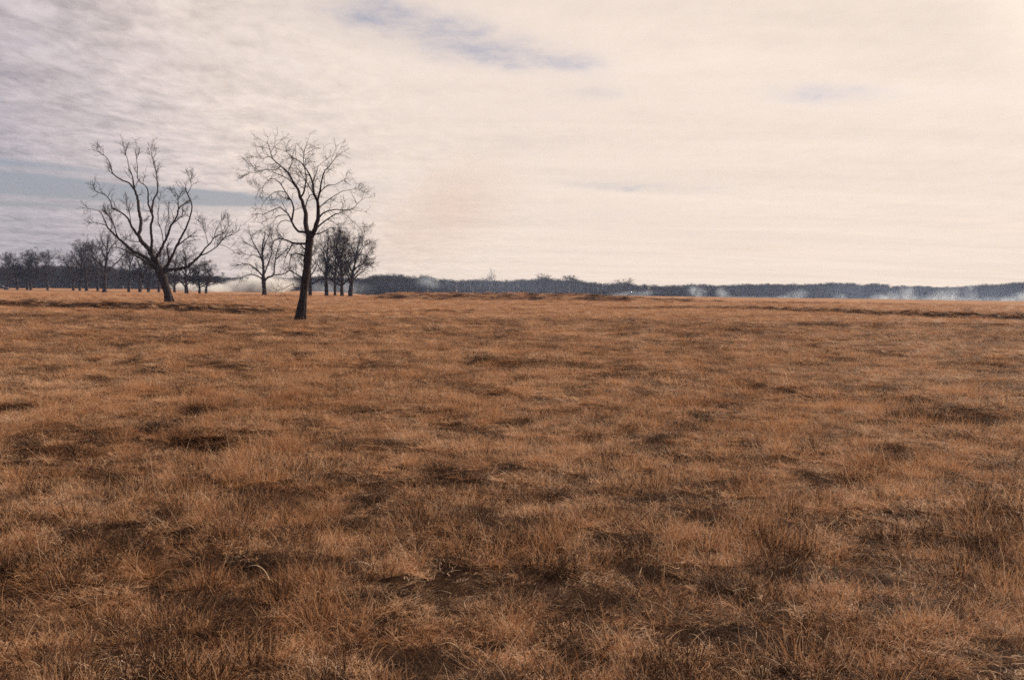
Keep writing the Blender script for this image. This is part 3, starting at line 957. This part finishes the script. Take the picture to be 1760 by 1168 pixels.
WOODS_MESH = [woods_form(100 + i, i % 2 == 0) for i in range(5)]
WOODS = proto_collection("woods_form", WOODS_MESH, MAT_WOOD)


def plant_woods():
    rng = np.random.default_rng(77)
    # photograph column, row of the wood's top edge, distance of its front, and of its depth
    prof = np.array([(-700, 452, 440, 60), (0, 461, 430, 70), (100, 463, 430, 70), (200, 466, 440, 70), (300, 474, 470, 70), (400, 479, 500, 70), (520, 478, 510, 70), (640, 477, 505, 70), (700, 477, 505, 70),
                     (760, 480, 515, 70), (850, 484, 530, 70), (900, 483, 540, 80), (935, 481, 540, 80), (980, 483, 540, 80), (1030, 487, 560, 80), (1075, 488, 590, 80), (1110, 492.5, 640, 90), (1200, 491.5, 700, 90),
                     (1280, 491.5, 740, 90), (1350, 490, 780, 90), (1430, 488.5, 820, 90), (1500, 490.5, 860, 90), (1560, 494, 880, 90), (1650, 494.5, 880, 90), (1700, 491.5, 880, 90), (1760, 488, 880, 90), (2500, 484, 880, 90)])
    pts, rot, scl, idx = [], [], [], []
    x = -700.0
    while x < 2480:
        top, D0, dep = (np.interp(x, prof[:, 0], prof[:, k]) for k in (1, 2, 3))
        for row in range(14):
            D = D0 + dep * (row + rng.uniform(-0.4, 0.4)) / 14
            xx = x + rng.uniform(-9, 9)
            dr = ray(xx, 500)
            bx, by = D * dr.x / dr.y, D
            z = float(hgt(np.array([bx]), np.array([by]))[0])
            if x < 620 and row == 0 and rng.random() < 0.3:
                continue
            ztop = on_ray(xx, top, D)[2]
            h = (ztop - z) * (rng.uniform(0.84, 1.0) + 0.30 * (float(fbm(np.array([xx / 26.0]), np.array([D / 60.0]), 81, 3)[0]) - 0.42) * (1.5 if xx < 1110 else 1.0))
            s = h / 9.6
            wd = s * rng.uniform(0.85, 1.25) * (1.15 if h < 9 else 1.0)
            if row in (1, 4, 6, 9, 11):          # thickets under the trees
                s *= 0.5
                wd *= 0.85
                z -= 0.8
            pts.append((bx, by, z))
            rot.append((0, 0, rng.uniform(0, 6.28)))
            scl.append((wd, wd, s))
            idx.append(rng.integers(0, 5))
        x += 3.3 * 520 / D0 * FPX / 1711 * 1.75
    o = scatter("far_woods", pts, rot, scl, idx, WOODS)
    tag(o, "long dark bluish belt of bare woods along the horizon", "woods", kind="stuff")


plant_woods()


GF = "taller trees rising above the far woods"
pecan(846, 507, 465, 26, 512, 'open', 0.3, "thin pale bare tree sticking up highest above the far woods beyond the mound", GF)
pecan(936, 507, 472, 46, 500, 'round', 1.4, "broad dark bare tree bulging above the woods just past the small vehicle", GF)
pecan(982, 508, 475, 44, 505, 'vase', 2.2, "wispy bare tree above the woods, next after the broad dark one", GF)
pecan(1072, 509, 478, 50, 560, 'round', 3.2, "bushy grey bare tree at the step where the woods drop lower", GF)


# ------------------------------------------------------------------ vehicles far off
def box_prism(outline, y0, y1, inset=0.0):
    """a body from a side outline (x, z) swept across y with slightly tucked-in flanks"""
    n = len(outline)
    cx = sum(p[0] for p in outline) / n
    cz = sum(p[1] for p in outline) / n
    ring = lambda y, k: [(cx + (p[0] - cx) * k, y, cz + (p[1] - cz) * k) for p in outline]
    k = 1 - inset
    v = ring(y0, k) + ring(y0 + 0.12, 1) + ring(y1 - 0.12, 1) + ring(y1, k)
    f = []
    for r in range(3):
        for i in range(n):
            j = (i + 1) % n
            f.append((r * n + i, r * n + j, (r + 1) * n + j, (r + 1) * n + i))
    f.append(tuple(range(n))[::-1])
    f.append(tuple(range(3 * n, 4 * n)))
    return v, f


def py_mesh(name, v, f):
    me = bpy.data.meshes.new(name)
    me.from_pydata([tuple(map(float, p)) for p in v], [], f)
    me.update()
    return me


def wheel_mesh(r, w):
    tb = []
    n = 20
    prof = [(0.0, -w / 2), (r * 0.62, -w / 2), (r * 0.66, -w * 0.42), (r * 0.93, -w / 2), (r, -w * 0.34), (r, w * 0.34), (r * 0.93, w / 2), (r * 0.66, w * 0.42), (r * 0.62, w / 2), (0.0, w / 2)]
    v = [(math.cos(i / n * 2 * math.pi) * p[0], p[1], math.sin(i / n * 2 * math.pi) * p[0]) for p in prof for i in range(n)]
    f = [(k * n + i, k * n + (i + 1) % n, (k + 1) * n + (i + 1) % n, (k + 1) * n + i) for k in range(len(prof) - 1) for i in range(n)]
    return py_mesh("wheel", v, f)


def vehicle(name, loc, rz, body, cab, glass, mat_body, mat_cab, wheels, label, cat):
    o = root(name, loc, rz)
    tag(o, label, cat)
    link("body", py_mesh("body", *box_prism(body, -0.88, 0.88, 0.03)), mat_body, o)
    link("cab", py_mesh("cab", *box_prism(cab, -0.78, 0.78, 0.05)), mat_cab, o)
    for sgn in (-1, 1):
        y = 0.765 * sgn
        v = [(p[0], y, p[1]) for p in glass] + [(p[0], y + 0.03 * sgn, p[1]) for p in glass]
        n = len(glass)
        f = [tuple(range(n)), tuple(range(n, 2 * n))] + [(i, (i + 1) % n, n + (i + 1) % n, n + i) for i in range(n)]
        link("window", py_mesh("window", v, f), MAT_GLASS, o)
    wm = wheel_mesh(0.36, 0.22)
    wm.materials.append(MAT_TYRE)
    for wx in wheels:
        for sgn in (-1, 1):
            w = link("wheel", wm, None, o)
            w.location = (wx, 0.80 * sgn, 0.36)
    for wx in (body[0][0], body[1][0]):
        v, f = box_prism([(wx - 0.06, 0.42), (wx + 0.06, 0.42), (wx + 0.06, 0.58), (wx - 0.06, 0.58)], -0.86, 0.86)
        link("bumper", py_mesh("bumper", v, f), MAT_TYRE, o)
    return o


MAT_GLASS = paint_mat("car_glass", (0.02, 0.025, 0.03), 0.1)
MAT_TYRE = paint_mat("tyre_rubber", (0.02, 0.02, 0.02), 0.8)
MAT_PALE = paint_mat("pale_paint", (0.26, 0.27, 0.30), 0.4)
MAT_MAROON = paint_mat("dark_paint", (0.045, 0.018, 0.022), 0.4)
MAT_NAVY = paint_mat("navy_paint", (0.018, 0.028, 0.075), 0.35)

vx = on_ray(897, 500, 392)[0]
vz = float(hgt(np.array([vx]), np.array([392.0]))[0])
vehicle("pickup_truck", (vx, 392, vz), math.pi + 0.1,
        [(-2.5, 0.45), (2.5, 0.45), (2.52, 0.95), (1.5, 1.08), (1.1, 1.12), (-2.5, 1.12)],
        [(-0.75, 1.08), (1.15, 1.06), (0.55, 1.72), (-0.62, 1.74)], [(-0.55, 1.16), (0.85, 1.16), (0.45, 1.62), (-0.5, 1.63)],
        MAT_PALE, MAT_MAROON, (-1.6, 1.65), "tiny pickup truck with a dark cab beyond the long grassy mound", "vehicle")
cx_ = on_ray(2, 494, 300)[0]
cz_ = float(hgt(np.array([cx_]), np.array([300.0]))[0])
vehicle("parked_car", (cx_, 300, cz_), 0.12,
        [(-2.2, 0.34), (2.2, 0.34), (2.25, 0.78), (1.3, 0.92), (-1.5, 0.94), (-2.25, 0.86)],
        [(-1.55, 0.90), (1.05, 0.88), (0.35, 1.40), (-0.95, 1.40)], [(-1.2, 0.96), (0.8, 0.96), (0.3, 1.32), (-0.85, 1.32)],
        MAT_NAVY, MAT_NAVY, (-1.4, 1.4), "dark blue car parked under the orchard trees, cut by the picture's edge", "car")


# ------------------------------------------------------------------ dry grass
def clump(seed, n, R0, len_, width, segs, tilt, curl, wander, tone, flat=0.0, splay=0.0):
    rng = np.random.default_rng(seed)
    a, r = rng.uniform(0, 2 * math.pi, n), R0 * np.sqrt(rng.random(n))
    x, y, z = r * np.cos(a), r * np.sin(a), np.full(n, -0.03)
    phi = rng.uniform(0, 2 * math.pi, n)
    if splay:
        phi = a + rng.normal(0, 0.8, n)
    L = rng.uniform(*len_, n) * (0.55 + 0.45 * rng.random(n))
    th0 = np.abs(rng.normal(tilt, 0.25, n)) + splay * 0.6 * r / R0
    kap = rng.gamma(2.0, curl / 2, n)
    kphi = rng.normal(0, wander, n)
    wr = rng.uniform(-0.9, 0.9, n)
    tn = np.clip(rng.normal(tone, 0.34, n), 0, 1)
    w0 = width * rng.uniform(0.6, 1.35, n)
    V = np.empty((n, segs + 1, 2, 3))
    for s in range(segs + 1):
        t = s / segs
        th = np.minimum(th0 + kap * t ** 1.6, 2.9)
        ph = phi + kphi * t
        wv = np.stack([-np.sin(ph + wr), np.cos(ph + wr), 0.25 * np.sin(wr * 3)], -1)
        w = (w0 * (1 - 0.8 * t) * 0.5)[:, None]
        p = np.stack([x, y, np.maximum(z, 0.012 * (s > 0) + z * 0)], -1)
        V[:, s, 0], V[:, s, 1] = p - wv * w, p + wv * w
        d = L / segs
        x = x + d * np.sin(th) * np.cos(ph)
        y = y + d * np.sin(th) * np.sin(ph)
        z = z + d * np.cos(th) * (1 - flat)
    base = np.arange(n)[:, None] * (segs + 1) * 2 + np.arange(segs)[None] * 2
    q = np.stack([base, base + 1, base + 3, base + 2], -1).reshape(-1, 4)
    me = mk_mesh("clump", V.reshape(-1, 3), q)
    me.attributes.new('tone', 'FLOAT', 'POINT').data.foreach_set('value', np.repeat(tn, (segs + 1) * 2).astype(np.float32))
    return me


CL = []
for i in range(5):      # 0-4 small bunches of curled blades
    CL.append(clump(200 + i, 150, 0.075, (0.06, 0.19), 0.0036, 6, 0.40, 2.7, 2.0, 0.47, splay=1.0))
for i in range(2):      # 5-6 fluffy tussocks
    CL.append(clump(210 + i, 190, 0.09, (0.10, 0.25), 0.0034, 5, 0.30, 1.8, 1.3, 0.36, splay=0.9))
for i in range(3):      # 7-9 dark matted thatch lying between the bunches
    CL.append(clump(220 + i, 170, 0.28, (0.07, 0.22), 0.0040, 5, 1.1, 1.5, 1.9, 0.45))
for i in range(2):      # 10-11 pale combed wisps lying over the top
    CL.append(clump(230 + i, 36, 0.16, (0.07, 0.20), 0.0046, 7, 0.7, 3.0, 2.4, 1.0))
for k, me in enumerate(CL):
    me.materials.append(MAT_THATCH if k in (7, 8, 9) else MAT_GRASS)
for i in range(3):      # 12-14 long arching cured stems
    me = clump(240 + i, 4, 0.32, (0.08, 0.32), 0.0046, 10, 0.55, 3.0, 2.2, 0.8)
    me.materials.append(MAT_STEM)
    CL.append(me)
for i in range(2):      # 15-16 dark clumps that paint in shade
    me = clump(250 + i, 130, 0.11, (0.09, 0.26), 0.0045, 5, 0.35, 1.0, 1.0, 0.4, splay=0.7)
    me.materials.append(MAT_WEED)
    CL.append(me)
CLUMPS = proto_collection("grass_form", CL)


def sow():
    rng = np.random.default_rng(4242)
    HALF = 0.66
    P, RT, SC, IX = [], [], [], []

    BUNCH, MAT, WEED = [0, 1, 2, 3, 4, 0, 1, 2, 3, 4, 5, 6], [7, 8, 9], [15, 16]

    def band(r0, r1, dens, kinds, sxy, sz, fill=True):
        half = 1.35 if r1 <= 8 else 1.15 if r1 <= 18 else 0.88 if r1 <= 40 else 0.74 if r1 <= 60 else HALF
        n = int(half * (r1 * r1 - r0 * r0) * dens)
        r = np.sqrt(rng.uniform(r0 * r0, r1 * r1, n))
        a = rng.uniform(-half, half, n)
        X, Y = r * np.sin(a), r * np.cos(a)
        hol = hollow(X, Y)
        patch = fbm(X / 0.34, Y / 0.34, 61, 3)
        wide = fbm(X / 1.1, Y / 1.1, 63, 3)
        broad = fbm(X / 3.5, Y / 3.5, 67, 3)
        ix = rng.choice(kinds, n)
        hs = 0.40 + 0.75 * smooth(patch, 0.25, 0.75) + 0.6 * smooth(wide, 0.3, 0.7) + 0.6 * (broad - 0.5)
        cut = 0.8 * patch + 0.2 * wide + 0.25 * (broad - 0.5)
        low = np.maximum((1 - smooth(cut - 0.05 * (1 - smooth(r, 6, 9)), 0.345, 0.385)) * (1 - smooth(r, 7, 16)), hol)
        if kinds is MAT:
            low = low * 0.0
        keep = rng.random(n) > (0.15 * low if fill else 0.5 * low)
        s, bh = bank(X, Y)
        face = np.exp(-((s + 0.8 + 5.0 * (broad - 0.5)) / 3.0) ** 2) * (bh > 0.3) * (0.2 + 1.1 * smooth(fbm(X / 6, Y / 3, 71, 2), 0.35, 0.7)) * np.where(X < 0, 0.8, 0.5)  # bank face shade, painted with dark clumps
        dface = dam(X, Y, True)[1] * (0.5 + 0.8 * smooth(fbm(X / 7, Y / 3, 73, 2), 0.3, 0.7))  # mound face shade, painted by swapping in dark clumps
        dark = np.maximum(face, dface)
        far_shade = hol ** 1.6 * smooth(r, 5, 13)  # weight of the dark clumps that paint the hollows' shade
        dark = np.maximum(dark, far_shade)
        hs = hs * (1 + 0.3 * np.minimum(face, 1)) * (1 + 0.55 * far_shade)
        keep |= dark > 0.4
        ix = np.where((rng.random(n) < np.maximum(0.74 * low, 0.17 * (1 - smooth(r, 4.5, 11)))) & fill, rng.choice(WEED, n), ix)  # shade in gaps and near-field darkening painted with dark clumps
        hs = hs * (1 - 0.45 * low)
        ix = np.where(rng.random(n) < dark * np.where(far_shade > 0.3, 0.97, np.where(face > 0.3, 0.30, 0.6)), rng.choice(WEED, n), ix)
        f = rng.uniform(0.8, 1.25, n)
        P.append(np.stack([X, Y, hgt(X, Y)], -1)[keep])
        RT.append(np.stack([rng.normal(0, 0.12, n), rng.normal(0, 0.12, n), rng.uniform(0, 6.28, n)], -1)[keep])
        SC.append(np.stack([sxy * f, sxy * f, sz * hs * rng.uniform(0.85, 1.15, n)], -1)[keep])
        IX.append(ix[keep])
    band(0.5, 8, 105, BUNCH, 1.0, 1.15)
    band(8, 16, 74, BUNCH, 1.15, 1.2)
    band(16, 30, 30, BUNCH, 1.6, 1.3)
    band(30, 60, 10, BUNCH, 2.6, 1.35)
    band(60, 110, 4.8, BUNCH, 3.6, 1.35)
    band(110, 210, 1.4, BUNCH, 6.0, 1.4)
    band(0.5, 14, 30, MAT, 1.0, 0.8)
    band(14, 30, 9, MAT, 1.7, 0.8)
    band(30, 60, 2.2, MAT, 2.8, 0.8)
    # loose pale wisps and stems over the top
    band(2, 14, 24.0, [10, 11], 1.0, 1.0, False)
    band(14, 40, 7.0, [10, 11], 1.5, 1.0, False)
    band(2, 18, 11.0, [12, 13, 14], 0.85, 0.9, False)
    # taller tussocks round the hollows
    T = []
    for cx, cy, hw, rr in HOL:
        for k in range(14):
            a = rng.uniform(0, 6.28)
            q = rng.uniform(0.95, 1.5)
            ry = min(max(0.55 * hw * (0.6 + rr / 12), 0.12), 1.6)
            T.append((cx + math.cos(a) * hw * q, cy + abs(math.sin(a)) * ry * q, rr))
    T = np.array([q for q in T if q[2] < 30])
    n = len(T)
    P.append(np.stack([T[:, 0], T[:, 1], hgt(T[:, 0], T[:, 1])], -1))
    RT.append(np.stack([rng.normal(0, 0.1, n), rng.normal(0, 0.1, n), rng.uniform(0, 6.28, n)], -1))
    sx = 1.1 + 0.02 * T[:, 2]
    SC.append(np.stack([sx, sx, rng.uniform(0.7, 0.95, n)], -1))
    IX.append(rng.choice([5, 6, 0, 1], n))
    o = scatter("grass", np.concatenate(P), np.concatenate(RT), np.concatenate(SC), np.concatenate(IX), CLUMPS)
    tag(o, "matted rust and straw coloured dry grass covering the pasture", "grass", kind="stuff")


sow()


# ------------------------------------------------------------------ air and smoke
def haze():
    x0, x1, y0, y1, z0, z1 = -1580, 1580, -1580, 1580, -6.0, 210.0
    v = [(x, y, z) for z in (z0, z1) for y in (y0, y1) for x in (x0, x1)]
    f = [(0, 2, 3, 1), (4, 5, 7, 6), (0, 1, 5, 4), (2, 6, 7, 3), (0, 4, 6, 2), (1, 3, 7, 5)]
    me = py_mesh("haze", v, f)
    m, t, out = mat_new("air")
    pv = t.new('ShaderNodeVolumePrincipled')
    pv.inputs['Color'].default_value = (0.42, 0.61, 1.0, 1)
    pv.inputs['Density'].default_value = 0.00019
    pv.inputs['Anisotropy'].default_value = 0.0
    pv.inputs['Absorption Color'].default_value = (1, 1, 1, 1)
    t.l.new(pv.outputs[0], out.inputs['Volume'])
    me.materials.append(m)
    o = link("haze", me)
    tag(o, "thin bluish smoky air over the whole pasture", "haze", kind="stuff")


haze()


def smoke_mat(name, col, dens, scale, aniso=0.2, absorb=None, lo=0.30, hi=0.75):
    m, t, out = mat_new(name)
    tc = t.new('ShaderNodeTexCoord').outputs['Object']
    pos = t.new('ShaderNodeNewGeometry').outputs['Position']
    x, y, z = t.sep(tc)
    q = t.m('SQRT', t.m('ADD', t.m('ADD', t.m('MULTIPLY', x, x), t.m('MULTIPLY', y, y)), t.m('MULTIPLY', z, z)))
    fall = t.step(q, 0.15, 1.0, 1.0, 0.0)
    n = t.noise(t.vm('MULTIPLY', pos, (1.0, 1.0, 0.75)), scale, 4, 0.6, 0.8)
    d = t.m('MULTIPLY', fall, t.step(n, lo, hi))
    pv = t.new('ShaderNodeVolumePrincipled')
    pv.inputs['Color'].default_value = (*col, 1)
    pv.inputs['Anisotropy'].default_value = aniso
    if absorb:
        pv.inputs['Absorption Color'].default_value = (*absorb, 1)
    t.put(pv.inputs['Density'], t.m('MULTIPLY', d, dens))
    t.l.new(pv.outputs[0], out.inputs['Volume'])
    return m


def ball_mesh(name):
    n, k = 24, 14
    v, f = [(0, 0, -1)], []
    for i in range(1, k):
        t = math.pi * i / k
        for j in range(n):
            a = 2 * math.pi * j / n
            v.append((math.sin(t) * math.cos(a), math.sin(t) * math.sin(a), -math.cos(t)))
    v.append((0, 0, 1))
    for j in range(n):
        f.append((0, 1 + (j + 1) % n, 1 + j))
        f.append((len(v) - 1, len(v) - 1 - n + j, len(v) - 1 - n + (j + 1) % n))
    for i in range(k - 2):
        for j in range(n):
            f.append((1 + i * n + j, 1 + i * n + (j + 1) % n, 1 + (i + 1) * n + (j + 1) % n, 1 + (i + 1) * n + j))
    return py_mesh(name, v, f)


MAT_SMOKE = smoke_mat("white_smoke", (0.97, 0.98, 1.0), 1.0, 0.16, 0.3, (1, 1, 1), 0.36, 0.62)
MAT_WISP = smoke_mat("smoke_wisp", (0.62, 0.78, 1.0), 0.085, 0.20, 0.3, (1, 1, 1), 0.38, 0.66)
MAT_FAINT = smoke_mat("faint_smoke", (0.62, 0.78, 1.0), 0.055, 0.14, 0.3, (1, 1, 1), 0.34, 0.66)
MAT_VEIL = smoke_mat("smoke_veil", (0.45, 0.63, 1.0), 0.0075, 0.05, 0.2, (1, 1, 1), 0.1, 0.7)
MAT_DRIFT = smoke_mat("brown_smoke", (0.66, 0.50, 0.40), 0.0062, 0.016, 0.3, None, 0.10, 0.7)
BALLS = {}


def smoke(x0, x1, ytop, ybot, D, depth, lean, mat, label):
    """one drift of smoke: a soft body between those columns and rows of the photograph"""
    if mat.name not in BALLS:
        BALLS[mat.name] = ball_mesh("smoke")
        BALLS[mat.name].materials.append(mat)
    k = D / FPX
    c = on_ray((x0 + x1) / 2, (ytop + ybot) / 2, D)
    o = bpy.data.objects.new("smoke", BALLS[mat.name])
    sx, sz = (x1 - x0) / 2 * k, (ybot - ytop) / 2 * k
    o.matrix_world = Matrix.Translation(tuple(c)) @ Matrix.Rotation(R(lean), 4, 'Y') @ Matrix.Diagonal((sx, depth, sz, 1))
    COL.objects.link(o)
    tag(o, label, "smoke", kind="stuff")
    return o


# beside and behind the bare trees on the left
smoke(285, 420, 482, 512, 350, 14, 4, MAT_SMOKE, "bright white smoke lying on the ground beside the leaning trunk")
smoke(360, 520, 472, 514, 360, 14, -6, MAT_SMOKE, "white smoke drifting behind the lone spreading tree")
smoke(400, 480, 425, 500, 370, 10, 20, MAT_WISP, "faint smoke rising behind the spreading tree's crown")
smoke(500, 660, 478, 512, 380, 12, 0, MAT_FAINT, "thin blue smoke behind the clump of trees")
# a thin veil of it all along the woods
smoke(560, 1250, 462, 522, 455, 16, 0, MAT_VEIL, "thin blue smoke veil before the woods beyond the mound")
smoke(1020, 2150, 474, 534, 500, 20, 0, MAT_VEIL, "thin blue smoke veil before the smooth wooded ridge")
for q in [(700, 790, 470, 500, 470, 8, 8, MAT_FAINT, "faint smoke lifting over the woods' top beyond the mound"),
          (1030, 1150, 497, 513, 470, 8, -4, MAT_FAINT, "smoke low in the field where the woods step down"),
          (1130, 1480, 506, 520, 465, 7, 0, MAT_FAINT, "low continuous smoke layer in front of the near part of the ridge"),
          (1390, 1900, 505, 527, 460, 7, 0, MAT_WISP, "low continuous smoke layer in front of the far part of the ridge"),
          (1172, 1222, 486, 518, 480, 8, 14, MAT_WISP, "pale smoke puff past the end of the mound"),
          (1222, 1262, 490, 520, 480, 6, 30, MAT_WISP, "brightest small smoke puff past the mound"),
          (1325, 1400, 496, 522, 480, 8, -14, MAT_FAINT, "wide faint smoke before the smooth wooded ridge"),
          (1425, 1462, 500, 524, 480, 6, 22, MAT_WISP, "low smoke puff before the ridge's highest point"),
          (1478, 1560, 498, 526, 470, 9, -12, MAT_WISP, "low bright smoke where the ridge slopes down"),
          (1540, 1580, 484, 526, 470, 7, 12, MAT_WISP, "tall smoke column at the ridge's dip"),
          (1580, 1662, 490, 530, 470, 9, -18, MAT_WISP, "broad pale smoke filling the ridge's dip"),
          (1652, 1684, 480, 528, 470, 6, 6, MAT_WISP, "narrow upright smoke column past the ridge's dip"),
          (1680, 1830, 498, 526, 470, 10, -16, MAT_WISP, "slanting smoke sheet at the far end of the ridge")]:
    smoke(*q)
smoke(570, 960, 262, 470, 640, 55, -30, MAT_DRIFT, "faint brownish smoke leaning up into the sky beside the trees")
